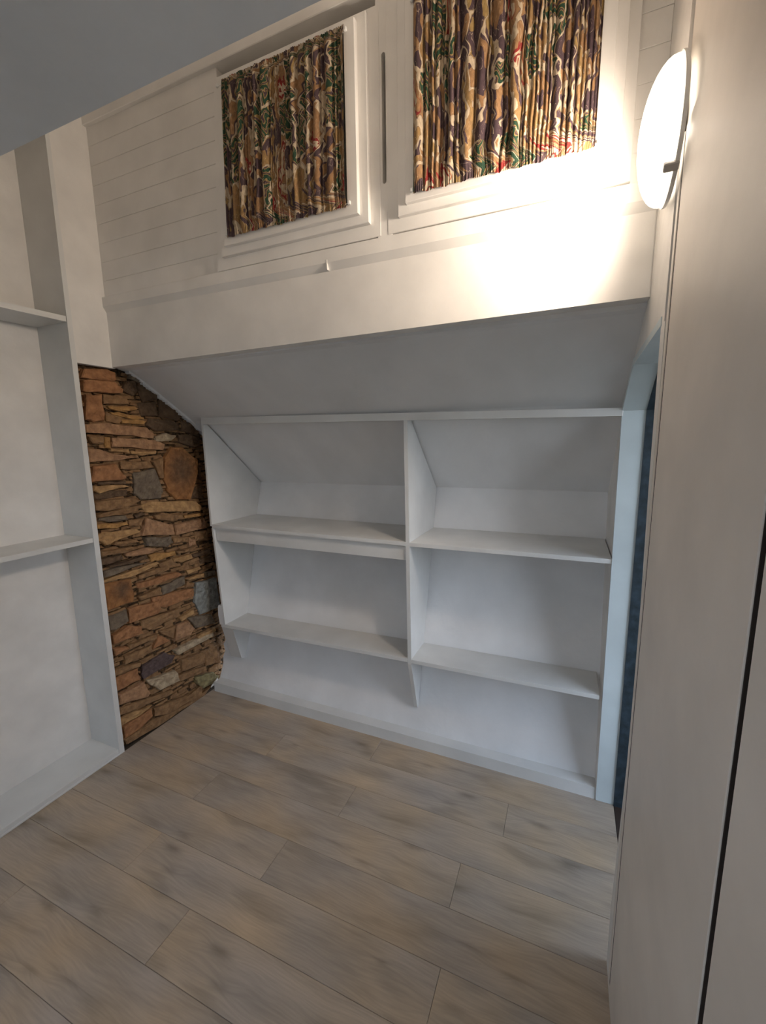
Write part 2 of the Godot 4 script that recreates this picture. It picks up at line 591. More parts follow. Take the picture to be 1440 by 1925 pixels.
# the plan of the rough stonework and its filling
func build_stone_wall() -> void:
	var w := root("wall_stone", Vector3(0, 0, 0.25))
	tag(w, "bare rubble stone wall of rust and brown stones between bookcase and shelves", "", "", "structure")
	var st := st_new()
	prism_x(st, PackedVector2Array([Vector2(-0.5, 0), Vector2(0.585, 0), Vector2(0.585, 1.86), Vector2(0.35, 1.87), Vector2(-0.5, 1.87)]), -0.22, -0.034)
	put("mortar_bed", st, M.mortar, w)
	# thin slivers packed in the joints
	var ch := st_new()
	var r := RandomNumberGenerator.new()
	r.seed = 9
	var y := 0.01
	while y < 1.84:
		var z := -0.28 + r.randf() * 0.05
		while z < 0.54:
			var l := minf(r.randf_range(0.04, 0.13), 0.568 - z)
			var t := r.randf_range(0.010, 0.021)
			var d := r.randf_range(-0.030, -0.019)
			var s := r.randf_range(-0.008, 0.008)
			board(ch, [Vector3(d, y, z), Vector3(d + r.randf_range(-0.004, 0.004), y + s + r.randf_range(0, 0.004), z + l), Vector3(d - 0.004, y + s + t, z + l - r.randf_range(0, 0.012)), Vector3(d, y + t, z + r.randf_range(0, 0.012))], Vector3(-0.02, 0, 0), 0.002)
			z += l + r.randf_range(0.002, 0.02)
		y += r.randf_range(0.015, 0.024)
	var chips := put("stone_chips", ch, M.stone_umber, w)
	tag(chips, "", "", "", "stuff")
	# the stones one by one: (z, y) outlines in centimetres
	_stone(w, "rust", [53.9, 183.2, 43.7, 184.5, 39.7, 183.7, 39.6, 180.3, 41.1, 179.5, 51.7, 179.2, 55.6, 179.4])
	_stone(w, "rust", [54.3, 178.5, 51.3, 179.1, 40.7, 179.3, 37.3, 176.2, 37.9, 174.6, 54.1, 173.4, 55.0, 174.0])
	_stone(w, "rust", [54.4, 172.2, 47.7, 173.0, 48.0, 169.2, 47.0, 164.5, 47.8, 161.3, 52.2, 160.7, 55.7, 161.6])
	_stone(w, "umber", [46.4, 173.1, 38.6, 173.4, 35.3, 171.9, 34.6, 169.7, 46.9, 169.0])
	_stone(w, "ochre", [45.0, 168.1, 31.7, 168.8, 30.9, 167.3, 38.0, 166.1, 44.0, 166.9])
	_stone(w, "ochre", [43.7, 165.4, 39.9, 165.6, 27.1, 163.7, 27.4, 163.0, 34.4, 162.9, 43.3, 164.5])
	_stone(w, "umber", [46.0, 165.5, 42.0, 163.9, 37.4, 162.8, 40.5, 160.4, 46.0, 161.1])
	_stone(w, "ochre", [38.9, 162.3, 31.4, 162.8, 25.9, 161.9, 27.5, 160.4, 38.6, 160.5])
	_stone(w, "clay", [56.2, 159.3, 45.2, 160.3, 25.5, 158.6, 22.0, 155.8, 22.8, 153.3, 34.3, 154.9, 56.6, 155.9])
	_stone(w, "umber", [55.4, 154.1, 48.6, 154.6, 49.0, 151.1, 53.8, 151.1])
	_stone(w, "ochre", [48.2, 153.9, 45.5, 153.7, 45.7, 148.8, 48.1, 149.3])
	_stone(w, "clay", [44.6, 153.7, 22.3, 152.6, 16.2, 150.3, 17.7, 147.4, 45.1, 149.5])
	_stone(w, "tan", [45.5, 148.6, 37.1, 148.2, 36.8, 146.4, 45.4, 147.3])
	_stone(w, "tan", [35.7, 147.3, 22.4, 147.0, 23.1, 145.5, 30.3, 145.0, 35.4, 145.9])
	_stone(w, "clay", [56.2, 148.8, 51.3, 148.3, 45.7, 146.1, 34.3, 144.2, 42.8, 143.1, 56.7, 142.9])
	_stone(w, "slate", [32.5, 183.8, 28.3, 185.1, 21.3, 181.8, 26.2, 180.6, 32.7, 181.8])
	_stone(w, "dark", [34.3, 180.5, 29.2, 181.6, 28.8, 176.6, 31.1, 174.1, 36.8, 175.8])
	_stone(w, "dark", [28.3, 180.5, 18.6, 180.5, 15.7, 176.5, 18.4, 172.9, 26.2, 171.3, 29.3, 176.6])
	_stone(w, "dark", [29.7, 170.6, 18.4, 172.1, 18.1, 165.1, 28.0, 164.6])
	_stone(w, "dark", [16.5, 174.0, 12.3, 175.3, 3.1, 169.0, 0.8, 166.0, 6.3, 163.2, 17.6, 164.7])
	_stone(w, "dark", [23.9, 163.4, 11.2, 163.5, 5.2, 161.7, 5.6, 158.0, 20.7, 157.2, 25.4, 160.0])
	_stone(w, "dark", [3.8, 162.7, -8.3, 162.1, -8.2, 154.5, -0.8, 156.6, 5.0, 157.5])
	_stone(w, "pale", [21.6, 154.3, 15.0, 156.1, 8.4, 154.9, 12.4, 152.3, 21.3, 151.9])
	_stone(w, "dark", [7.1, 155.4, -2.7, 155.5, -8.1, 153.4, -6.9, 149.0, -3.4, 148.5, 6.9, 151.3])
	_stone(w, "orange", [17.3, 142.8, 12.5, 148.7, 5.6, 148.6, -3.7, 141.4, -2.9, 133.7, -0.0, 126.3, 3.4, 119.5, 12.4, 120.6, 16.9, 125.4, 18.6, 131.7])
	_stone(w, "slate", [35.9, 136.7, 24.2, 137.9, 22.8, 135.1, 19.8, 125.7, 21.4, 122.3, 33.0, 123.2, 36.3, 126.5])
	_stone(w, "umber", [41.4, 142.4, 27.1, 142.0, 24.1, 138.6, 35.4, 138.3, 41.4, 138.9])
	_stone(w, "umber", [40.5, 138.2, 36.0, 138.1, 36.4, 136.5, 40.4, 136.8])
	_stone(w, "rust", [54.6, 140.8, 44.4, 141.4, 39.4, 134.4, 42.0, 133.7, 56.5, 134.0])
	_stone(w, "dark", [53.1, 133.5, 40.1, 133.1, 39.8, 131.4, 53.2, 132.4])
	_stone(w, "tan", [55.5, 132.0, 43.2, 131.3, 38.9, 130.1, 45.3, 129.9, 53.3, 128.5, 56.1, 130.1])
	_stone(w, "dark", [55.9, 128.5, 48.6, 129.5, 39.1, 128.7, 40.4, 125.8, 54.9, 125.6])
	_stone(w, "umber", [56.3, 125.1, 37.1, 124.2, 33.1, 122.8, 41.6, 120.1, 50.2, 120.0, 56.3, 121.1])
	_stone(w, "umber", [41.5, 120.6, 33.3, 120.4, 35.7, 117.8, 42.5, 116.7, 55.0, 117.4, 55.7, 118.8])
	_stone(w, "slate", [54.6, 117.1, 43.0, 116.5, 41.7, 114.4, 50.8, 114.8, 55.2, 116.3])
	_stone(w, "dark", [37.5, 115.6, 33.7, 116.7, 31.2, 115.1, 36.1, 114.2])
	_stone(w, "tan", [32.3, 120.2, 26.7, 121.2, -0.5, 117.9, -4.4, 114.0, -2.7, 111.9, 30.6, 116.0])
	_stone(w, "umber", [26.4, 113.8, 21.1, 114.5, 9.6, 111.6, 8.5, 109.3, 16.2, 109.0, 25.5, 111.6])
	_stone(w, "ochre", [8.0, 110.8, -2.6, 110.5, -3.1, 108.8, 7.8, 109.4])
	_stone(w, "clay", [31.4, 113.2, 16.4, 106.9, 15.8, 101.4, 35.1, 104.9])
	_stone(w, "clay", [14.6, 106.6, -6.5, 106.8, -8.1, 100.6, 14.0, 100.8])
	_stone(w, "umber", [24.7, 141.6, 18.5, 143.3, 18.5, 132.7, 20.8, 132.9])
	_stone(w, "ochre", [56.3, 114.4, 42.4, 113.1, 41.6, 111.8, 47.5, 111.0, 56.1, 112.4])
	_stone(w, "umber", [40.6, 113.7, 32.2, 113.5, 34.8, 110.0, 40.6, 110.9])
	_stone(w, "tan", [56.2, 109.2, 53.4, 110.2, 37.0, 108.7, 35.1, 106.8, 43.0, 105.8, 49.4, 105.0, 53.2, 104.0, 56.9, 107.1])
	_stone(w, "dark", [-4.8, 139.1, -8.2, 137.3, -7.4, 128.9, -2.6, 131.0])
	_stone(w, "dark", [-0.6, 125.6, -8.0, 127.7, -7.7, 118.1, 1.3, 119.8])
	_stone(w, "slate", [33.9, 103.6, 18.0, 100.8, 16.5, 97.2, 20.4, 95.7, 32.7, 99.1])
	_stone(w, "umber", [48.5, 104.6, 38.6, 103.6, 36.2, 101.9, 44.9, 102.1, 49.6, 103.4])
	_stone(w, "umber", [56.6, 101.8, 41.1, 100.5, 37.1, 98.8, 45.3, 98.4, 56.5, 99.7])
	_stone(w, "clay", [44.6, 98.0, 33.9, 98.3, 26.9, 96.2, 29.9, 94.6, 37.5, 95.4, 44.1, 96.4])
	_stone(w, "dark", [57.1, 98.3, 46.4, 97.7, 45.7, 95.6, 53.4, 94.8, 57.0, 95.5])
	_stone(w, "ochre", [31.9, 94.1, 16.4, 92.3, 16.0, 90.1, 27.0, 89.7, 31.0, 90.2])
	_stone(w, "dark", [53.5, 93.9, 33.3, 94.4, 31.9, 92.0, 42.0, 92.2, 53.1, 93.3])
	_stone(w, "slate", [55.5, 92.3, 42.1, 91.5, 33.7, 90.4, 49.3, 89.4, 56.3, 89.5])
	_stone(w, "tan", [56.5, 87.7, 42.5, 88.3, 28.2, 89.2, 27.2, 88.4, 42.2, 85.8, 56.2, 86.7])
	_stone(w, "umber", [15.8, 92.2, 2.6, 91.6, 2.8, 89.1, 14.7, 90.6])
	_stone(w, "umber", [16.2, 99.9, 6.0, 98.3, 6.3, 95.2, 15.9, 96.8])
	_stone(w, "clay", [5.4, 97.6, 1.4, 95.6, 1.8, 92.5, 5.9, 92.3])
	_stone(w, "umber", [0.6, 100.0, -6.9, 99.4, -8.5, 92.9, 0.9, 94.3])
	_stone(w, "tan", [17.5, 88.3, 6.4, 88.2, 5.6, 85.7, 12.7, 85.1, 17.1, 86.5])
	_stone(w, "dark", [4.4, 87.4, -8.7, 87.5, -9.1, 84.4, 3.2, 85.4])
	_stone(w, "umber", [38.6, 85.2, 21.5, 85.5, 21.1, 83.3, 38.4, 83.1])
	_stone(w, "umber", [26.6, 88.0, 18.7, 88.6, 15.3, 84.9, 20.5, 83.6, 25.7, 85.6])
	_stone(w, "rust", [39.6, 81.2, 15.8, 80.1, 12.9, 77.6, 26.0, 77.2, 39.4, 78.4])
	_stone(w, "slate", [26.3, 75.2, 11.6, 76.7, 11.5, 72.1, 21.9, 70.5, 26.8, 70.5])
	_stone(w, "umber", [39.9, 74.2, 27.5, 75.0, 27.3, 71.2, 39.1, 72.1])
	_stone(w, "orange", [56.3, 85.8, 42.9, 84.5, 42.0, 76.2, 43.2, 72.6, 56.4, 73.1])
	_stone(w, "tan", [9.3, 79.4, 0.3, 79.1, 0.5, 77.4, 8.3, 76.8])
	_stone(w, "tan", [10.5, 74.6, -2.8, 74.1, -2.6, 71.5, 8.6, 73.3])
	_stone(w, "dark", [-0.8, 82.9, -9.8, 83.6, -10.9, 79.1, -1.2, 79.9])
	_stone(w, "slate", [-3.6, 74.5, -11.2, 73.5, -10.9, 70.5, -4.0, 70.8])
	_stone(w, "blue", [4.1, 70.3, -10.7, 68.7, -12.7, 49.3, 2.6, 50.2, 5.3, 58.4])
	_stone(w, "rust", [33.1, 71.6, 13.8, 68.6, 5.8, 67.4, 5.6, 62.6, 25.2, 62.9, 31.5, 65.2])
	_stone(w, "umber", [10.0, 73.0, 5.4, 70.7, 6.0, 68.3, 11.1, 69.7])
	_stone(w, "rust", [46.1, 70.1, 29.9, 68.4, 28.7, 63.6, 30.7, 61.7, 42.3, 62.6, 46.4, 62.7])
	_stone(w, "slate", [56.8, 69.9, 47.1, 70.0, 46.8, 63.9, 53.9, 62.4, 56.6, 63.5])
	_stone(w, "umber", [40.2, 61.5, 18.0, 59.6, 17.2, 55.3, 36.1, 54.5, 40.2, 57.1])
	_stone(w, "rust", [55.1, 60.0, 47.6, 61.7, 40.6, 58.5, 39.9, 54.8, 55.2, 55.5])
	_stone(w, "tan", [17.3, 53.9, 7.7, 55.2, 7.3, 52.6, 15.6, 51.3])
	_stone(w, "umber", [48.2, 51.8, 31.9, 50.8, 33.3, 48.5, 47.9, 49.6])
	_stone(w, "clay", [19.7, 50.1, 11.8, 49.7, 7.6, 43.2, 11.3, 41.3, 21.8, 42.4])
	_stone(w, "umber", [30.6, 51.6, 20.9, 50.6, 22.9, 44.1, 28.0, 48.6])
	_stone(w, "rust", [31.4, 49.8, 24.2, 43.3, 35.0, 43.5])
	_stone(w, "umber", [50.3, 46.9, 35.3, 46.1, 35.7, 43.0, 41.9, 42.0, 50.8, 42.8])
	_stone(w, "rust", [56.3, 53.9, 49.2, 51.5, 48.1, 50.0, 55.4, 49.7])
	_stone(w, "slate", [11.6, 51.4, -5.4, 47.1, -8.6, 40.2, 6.1, 43.2])
	_stone(w, "tan", [6.0, 37.7, -7.6, 37.7, -8.2, 35.3, 4.8, 35.4])
	_stone(w, "pale", [22.4, 36.7, 9.0, 36.6, -5.8, 35.4, -6.3, 32.9, 7.9, 33.2, 20.8, 33.6])
	_stone(w, "purple", [41.9, 37.3, 28.5, 38.2, 22.1, 33.4, 24.4, 30.5, 42.1, 30.4, 42.9, 33.5])
	_stone(w, "umber", [18.7, 29.1, 2.0, 26.7, 2.8, 19.3, 18.7, 22.4])
	_stone(w, "umber", [0.9, 26.2, -10.4, 25.3, -10.0, 12.8, 1.5, 16.7])
	_stone(w, "umber", [57.2, 42.9, 42.7, 40.0, 43.5, 38.0, 56.6, 39.8])
	_stone(w, "rust", [56.5, 38.2, 44.8, 37.7, 44.0, 31.1, 56.8, 31.6])
	_stone(w, "pale", [40.9, 28.9, 23.9, 25.4, 22.3, 22.8, 21.5, 18.2, 33.3, 19.1, 39.1, 25.2])
	_stone(w, "umber", [21.1, 21.3, 2.6, 17.0, 2.1, 13.9, 20.9, 17.1])
	_stone(w, "moss", [10.2, 14.5, -3.6, 9.6, -8.0, 4.7, -5.3, 2.5, 5.4, 4.4, 9.9, 10.0])
	_stone(w, "clay", [56.1, 29.4, 42.6, 28.8, 40.1, 21.3, 41.4, 19.9, 56.2, 24.3])
	_stone(w, "umber", [55.9, 22.1, 26.3, 15.1, 25.9, 13.1, 46.2, 16.3, 56.8, 18.5])
	_stone(w, "umber", [37.8, 11.1, 9.8, 4.4, 5.9, 7.1, 7.2, 1.0, 30.1, 3.4, 38.2, 6.8])
	_stone(w, "tan", [57.1, 16.3, 48.5, 15.3, 39.2, 13.6, 46.7, 12.2, 56.0, 12.7])
	_stone(w, "rust", [55.6, 11.7, 40.0, 11.9, 39.6, 7.7, 46.3, 5.5, 55.3, 5.6])
	_stone(w, "umber", [56.6, 5.7, 38.4, 5.5, 8.1, 0.2, 0.3, 1.8, 4.4, -0.7, 30.5, 0.1, 55.2, 2.3])


func _stone(w: Node, tone: String, flat: Array) -> void:
	var pts := []
	var n0 := flat.size() / 2
	var mid := Vector2.ZERO
	for i in n0:
		mid += Vector2(flat[i * 2], flat[i * 2 + 1]) * 0.01 / n0
	for i in n0:
		var a := Vector2(flat[i * 2], flat[i * 2 + 1]) * 0.01
		var j := (i + 1) % n0
		var b := Vector2(flat[j * 2], flat[j * 2 + 1]) * 0.01
		pts.append(a + (a - mid).normalized() * 0.0035)
		var l := a.distance_to(b)
		if l > 0.035:
			var k := 2 if l > 0.12 else 1
			for q in k:
				var t := (q + 1.0) / (k + 1.0)
				var nrm := Vector2(b.y - a.y, a.x - b.x).normalized()
				pts.append(a.lerp(b, t) + nrm * rng.randf_range(-0.003, 0.0045))
	var big := 1e9
	for p in pts: big = minf(big, p.distance_to(mid))
	var base := rng.randf_range(-0.013, -0.001)
	if tone == "dark": base -= 0.007
	if tone == "blue": base = -0.006
	var tz := rng.randf_range(-0.05, 0.05)
	var ty := rng.randf_range(-0.09, 0.09)
	var rings := [[], [], [], []]
	var e := clampf(big * 0.35, 0.002, 0.006)
	for p in pts:
		var d: Vector2 = (mid - p).normalized()
		var h: float = base + tz * (p.x - mid.x) + ty * (p.y - mid.y)
		rings[0].append(Vector3(-0.055, p.y, p.x))
		var q: Vector2 = p + d * e * 0.2
		rings[1].append(Vector3(h - e * 0.9, q.y, q.x))
		q = p + d * e
		rings[2].append(Vector3(h + rng.randf_range(-0.0015, 0.0015), q.y, q.x))
		q = p.lerp(mid, 0.5)
		rings[3].append(Vector3(base + (tz * (p.x - mid.x) + ty * (p.y - mid.y)) * 0.5 + rng.randf_range(-0.002, 0.004), q.y, q.x))
	var st := st_new()
	var n := pts.size()
	for i in n:
		var j := (i + 1) % n
		var o3: Vector3 = (rings[0][i] + rings[0][j]) * 0.5 - Vector3(-0.055, mid.y, mid.x)
		for k in 3:
			var out: Vector3 = o3.normalized() * [1.0, 0.7, 0.0][k] + Vector3([0.0, 0.7, 1.0][k], 0, 0)
			face(st, [rings[k][i], rings[k][j], rings[k + 1][j]], out)
			face(st, [rings[k][i], rings[k + 1][j], rings[k + 1][i]], out)
		face(st, [rings[3][i], rings[3][j], Vector3(base + 0.002, mid.y, mid.x)], Vector3(1, 0, 0))
	if tone == "orange":
		# iron staining: rust at the rim, brown in the middle, carried by vertex colours
		var arr := st.commit_to_arrays()
		var cols := PackedColorArray()
		for v in arr[Mesh.ARRAY_VERTEX]:
			var d := Vector2(v.z - mid.x, (v.y - mid.y) * 0.9 - 0.02).length() / big
			cols.append(Color(0.19, 0.11, 0.06).lerp(Color(0.46, 0.22, 0.08), smoothstep(0.2, 1.3, d)))
		arr[Mesh.ARRAY_COLOR] = cols
		var am := ArrayMesh.new()
		am.add_surface_from_arrays(Mesh.PRIMITIVE_TRIANGLES, arr)
		put_mesh("stone", am, M.stained, w)
		return
	put("stone", st, M["stone_" + tone], w)


func quad(a: float, b: float, c: float, d: float, lean := 0.0) -> Array:   # left, bottom, right, top
	return [Vector2(a, b), Vector2(c, b), Vector2(c, d), Vector2(a + lean, d)]


func build_window_wall() -> void:
	var w := root("wall_back", Vector3(1.065, 1.86, ZF))
	tag(w, "upper window wall of white boards over the shelf alcove", "", "", "structure")
	box("backing_board", Vector3(-0.2, 1.9, 0.28), Vector3(W, 3.0, 0.345), M.board, w)
	# fascia board over the alcove, a little out of level
	var st := st_new()
	board(st, [Vector3(-0.01, 1.856, ZF), Vector3(W, 1.871, ZF), Vector3(W, 2.11, ZF), Vector3(-0.01, 2.12, ZF)], Vector3(0, 0, -0.05), 0.002)
	put("fascia_board", st, M.board, w)
	# the ledge under the windows, bevelled on its lower edge
	st = st_new()
	var lp := [[2.115, 2.092, 2.156, 0.0], [2.103, 2.080, 2.150, W]]
	var sec := []
	for q in lp:
		sec.append([Vector3(q[3], q[1], ZF), Vector3(q[3], q[0], ZF + 0.014), Vector3(q[3], q[2] - 0.002, ZF + 0.014), Vector3(q[3], q[2], ZF + 0.011), Vector3(q[3], q[2], ZF - 0.06), Vector3(q[3], q[1], ZF - 0.06)])
	var outs := [Vector3(0, -0.5, 0.9), Vector3(0, 0, 1), Vector3(0, 1, 1), Vector3.UP, Vector3(0, 0, -1)]
	for k in 5:
		face(st, [sec[0][k], sec[0][k + 1], sec[1][k + 1], sec[1][k]], outs[k])
	put("ledge_board", st, M.board, w)
	box("joint_filler", Vector3(1.158, 2.086, ZF - 0.002), Vector3(1.161, 2.118, ZF + 0.0155), M.board, w, 0.0008)
	# tongue and groove cladding left and right of the windows
	var y := 2.148
	var pitch := 0.0765
	for row in 9:
		for s in [[-0.01, 0.72], [2.05, W]]:
			var b := st_new()
			bx(b, Vector3(s[0], y + 0.0003, 0.345), Vector3(s[1], y + pitch - 0.0003, ZF), 0.0012)
			put("cladding_board", b, M.board, w)
		y += pitch
	box("header_board", Vector3(-0.01, 2.832, 0.345), Vector3(W, 3.0, 0.432), M.board, w, 0.002)
	# post between the windows, with a routed slot with round ends
	st = st_new()
	var sx := 1.3765
	var sr := 0.0065
	var yb := 2.303
	var yt := 2.660
	for sd in [-1.0, 1.0]:
		var edge: float = 1.352 if sd < 0.0 else 1.400
		var p := PackedVector2Array([Vector2(edge, 2.150), Vector2(sx, 2.150), Vector2(sx, yb)])
		for k in 7:
			var t := PI / 2.0 * k / 6.0
			p.append(Vector2(sx + sd * sr * sin(t), yb + sr - sr * cos(t)))
		for k in 7:
			var t := PI / 2.0 * k / 6.0
			p.append(Vector2(sx + sd * sr * cos(t), yt - sr + sr * sin(t)))
		p.append_array(PackedVector2Array([Vector2(sx, 2.832), Vector2(edge, 2.832)]))
		prism_z(st, p, 0.35, 0.4285)
	put("window_post", st, M.board, w)
	make_window("window_1", quad(0.678, 2.154, 1.363, 2.788, 0.04), quad(0.716, 2.194, 1.328, 2.772, 0.035), quad(0.748, 2.220, 1.298, 2.752, 0.03), quad(0.785, 2.25, 1.262, 2.722, 0.02), "left white window in stepped frame, covered by a printed curtain")
	make_window("window_2", quad(1.387, 2.154, 2.062, 2.788), quad(1.428, 2.192, 2.035, 2.772), quad(1.458, 2.216, 2.008, 2.752), quad(1.495, 2.25, 1.965, 2.722), "right white window in stepped frame, beside the lamp")


func make_window(called: String, o: Array, m: Array, i: Array, g: Array, label: String) -> void:
	var w := root(called, Vector3((o[0].x + o[1].x) * 0.5, o[0].y, ZF))
	tag(w, label, "", "", "structure")
	var st := st_new()
	ring(st, o, m, 0.35, 0.430)
	put("casing", st, M.board, w)
	st = st_new()
	ring(st, m, i, 0.36, 0.447)
	put("window_frame", st, M.board, w)
	st = st_new()
	ring(st, i, g, 0.36, 0.464)
	put("sash", st, M.board, w)
	st = st_new()
	board(st, [v3(g[0], 0.432), v3(g[1], 0.432), v3(g[2], 0.432), v3(g[3], 0.432)], Vector3(0, 0, -0.004), 0.0)
	put("pane", st, M.pane, w)


const KNEE0 := -0.045   # where the leaning wall meets the skirting
func wall_z(y: float) -> float:   # the leaning wall of the alcove
	return KNEE0 - 0.325 * y


func build_alcove() -> void:
	# leaning lower wall with its ragged left end against the stone
	var k := st_new()
	var r := RandomNumberGenerator.new()
	r.seed = 21
	var pts := []
	var n := 36
	for i in n + 1:
		var y := 1.27 * i / n
		var x := 0.012
		if y < 0.60: x += r.randf_range(-0.014, 0.010)
		if y > 0.62: x = -0.03
		pts.append(Vector3(x, y, wall_z(y)))
	for i in n:
		var a: Vector3 = pts[i]
		var b: Vector3 = pts[i + 1]
		var a2 := Vector3(W + 0.05, a.y, a.z)
		var b2 := Vector3(W + 0.05, b.y, b.z)
		var d := Vector3(0, 0, -0.06)
		face(k, [a, a2, b2, b], Vector3(0, 0.3, 1))
		face(k, [a + d, a2 + d, b2 + d, b + d], Vector3(0, 0, -1))
		face(k, [a, b, b + d, a + d], Vector3(-1, 0, 0))
	var kn := put("wall_back_001", k, M.plaster)
	tag(kn, "white wall leaning back under and behind the shelves", "", "", "structure")
	# skirting
	var st := st_new()
	board(st, [Vector3(0.022, 0.0, 0.0), Vector3(W, 0.0, 0.0), Vector3(W, 0.052, -0.004), Vector3(0.018, 0.056, -0.004)], Vector3(0, 0, -0.06), 0.002)
	var sk := put("baseboard_back", st, M.shelf)
	tag(sk, "low white skirting along the foot of the shelf wall", "", "", "structure")
	# the sloping ceiling over the alcove, and the flat strip behind the fascia
	st = st_new()
	prism_x(st, PackedVector2Array([Vector2(0.365, 1.857), Vector2(0.335, 1.852), Vector2(0.225, 1.79), Vector2(-0.02, 1.630), Vector2(-0.455, 1.252), Vector2(-0.56, 1.25), Vector2(-0.10, 1.72), Vector2(0.16, 1.94), Vector2(0.30, 1.96), Vector2(0.365, 1.96)]), -0.035, W + 0.03)
	var sl := put("ceiling_002", st, M.plaster)
	tag(sl, "white sloping ceiling between the fascia and the shelves", "", "", "structure")
	# ragged plaster fringe where the slope was trimmed against the stone
	st = st_new()
	var edge := [Vector2(0.335, 1.850), Vector2(0.225, 1.787), Vector2(-0.02, 1.627), Vector2(-0.08, 1.576)]
	for e in 3:
		var steps := [8, 16, 5][e] as int
		for i in steps:
			var p: Vector2 = edge[e].lerp(edge[e + 1], float(i) / steps)
			var q: Vector2 = edge[e].lerp(edge[e + 1], (i + 1.0) / steps)
			var dn := r.randf_range(0.004, 0.017)
			board(st, [Vector3(0.006, p.y + 0.006, p.x), Vector3(0.006, q.y + 0.006, q.x), Vector3(0.004, q.y - dn * r.randf_range(0.4, 1.0), q.x), Vector3(0.004, p.y - dn, p.x + 0.002)], Vector3(-0.03, 0, 0), 0.001)
	put("plaster_edge", st, M.plaster, sl)
	# plaster patch left of the lower shelf, and trim chips near the floor
	st = st_new()
	board(st, [Vector3(0.103, 0.445, -0.004), Vector3(0.150, 0.445, -0.004), Vector3(0.142, 0.560, -0.004), Vector3(0.104, 0.566, -0.004), Vector3(0.097, 0.552, -0.004), Vector3(0.096, 0.50, -0.004)], Vector3(0, 0, -0.10), 0.002)
	put("plaster_patch", st, M.plaster, kn)
	for q in [[0.004, 0.022, 0.0, 0.022]]:
		st = st_new()
		board(st, [Vector3(q[0], q[1], 0.01), Vector3(q[0] + q[3], q[1] + 0.02, -0.03), Vector3(q[0] + q[3] * 0.8, q[1] + 0.045, -0.03), Vector3(q[0] + 0.004, q[1] + 0.010, 0.008)], Vector3(-0.01, 0, -0.012), 0.001)
		put("plaster_chip", st, M.plaster, kn)


func build_doorway() -> void:
	var d := root("door_1", Vector3(W, 0, 0))
	tag(d, "doorway with clipped upper corner, white lining and dark teal frame", "", "", "structure")
	# white lining: far jamb, clipped corner, lintel
	var line := [Vector2(0.004, 0.0), Vector2(0.004, 1.601), Vector2(0.192, 1.732), Vector2(0.62, 1.749)]
	var names := ["jamb_lining", "corner_lining", "head_lining"]
	for i in 3:
		var st := st_new()
		lining(st, line[i], line[i + 1], [W + 0.002, W - 0.008, W - 0.004][i], [W - 0.008, W - 0.004, W - 0.002][i], W + 0.068, 0.02)
		put(names[i], st, M.lining, d)
	# dark frame in the further half of the wall
	for i in 3:
		var st := st_new()
		lining(st, line[i] + Vector2(0.006, 0), line[i + 1] + Vector2(0.006, -0.004), W + 0.068, W + 0.068, W + 0.106, 0.03)
		put(["door_jamb", "corner_frame", "door_head"][i], st, M.door_paint, d)
	# strike plate with latch and bolt holes
	var p := root_in(d, "strike_plate")
	box("plate", Vector3(W + 0.072, 0.885, 0.005), Vector3(W + 0.094, 1.005, 0.0085), M.door_paint, p, 0.001)
	box("latch_hole", Vector3(W + 0.077, 0.955, 0.0082), Vector3(W + 0.090, 0.985, 0.0090), M.hole, p, 0.0003)
	box("latch_lip", Vector3(W + 0.078, 0.960, 0.0088), Vector3(W + 0.086, 0.980, 0.0098), M.brass, p, 0.0004)
	box("bolt_hole", Vector3(W + 0.078, 0.905, 0.0082), Vector3(W + 0.088, 0.930, 0.0090), M.hole, p, 0.0003)
	for y in [0.893, 0.997]:
		box("screw", Vector3(W + 0.081, y - 0.003, 0.0083), Vector3(W + 0.087, y + 0.003, 0.0096), M.metal, p, 0.001)


func root_in(parent: Node, called: String) -> Node3D:
	var n := Node3D.new()
	n.name = called
	parent.add_child(n, true)
	return n


func lining(st: SurfaceTool, a: Vector2, b: Vector2, xa: float, xb: float, x1: float, t: float) -> void:
	var nrm := Vector2(-(b.y - a.y), b.x - a.x).normalized() * t   # away from the opening
	if a.y > 0.01: a -= (b - a).normalized() * 0.004
	b += (b - a).normalized() * 0.008
	var f := [Vector3(xa, a.y, a.x), Vector3(x1, a.y, a.x), Vector3(x1, b.y, b.x), Vector3(xb, b.y, b.x)]
	board(st, f, Vector3(0, nrm.y, nrm.x), 0.001)


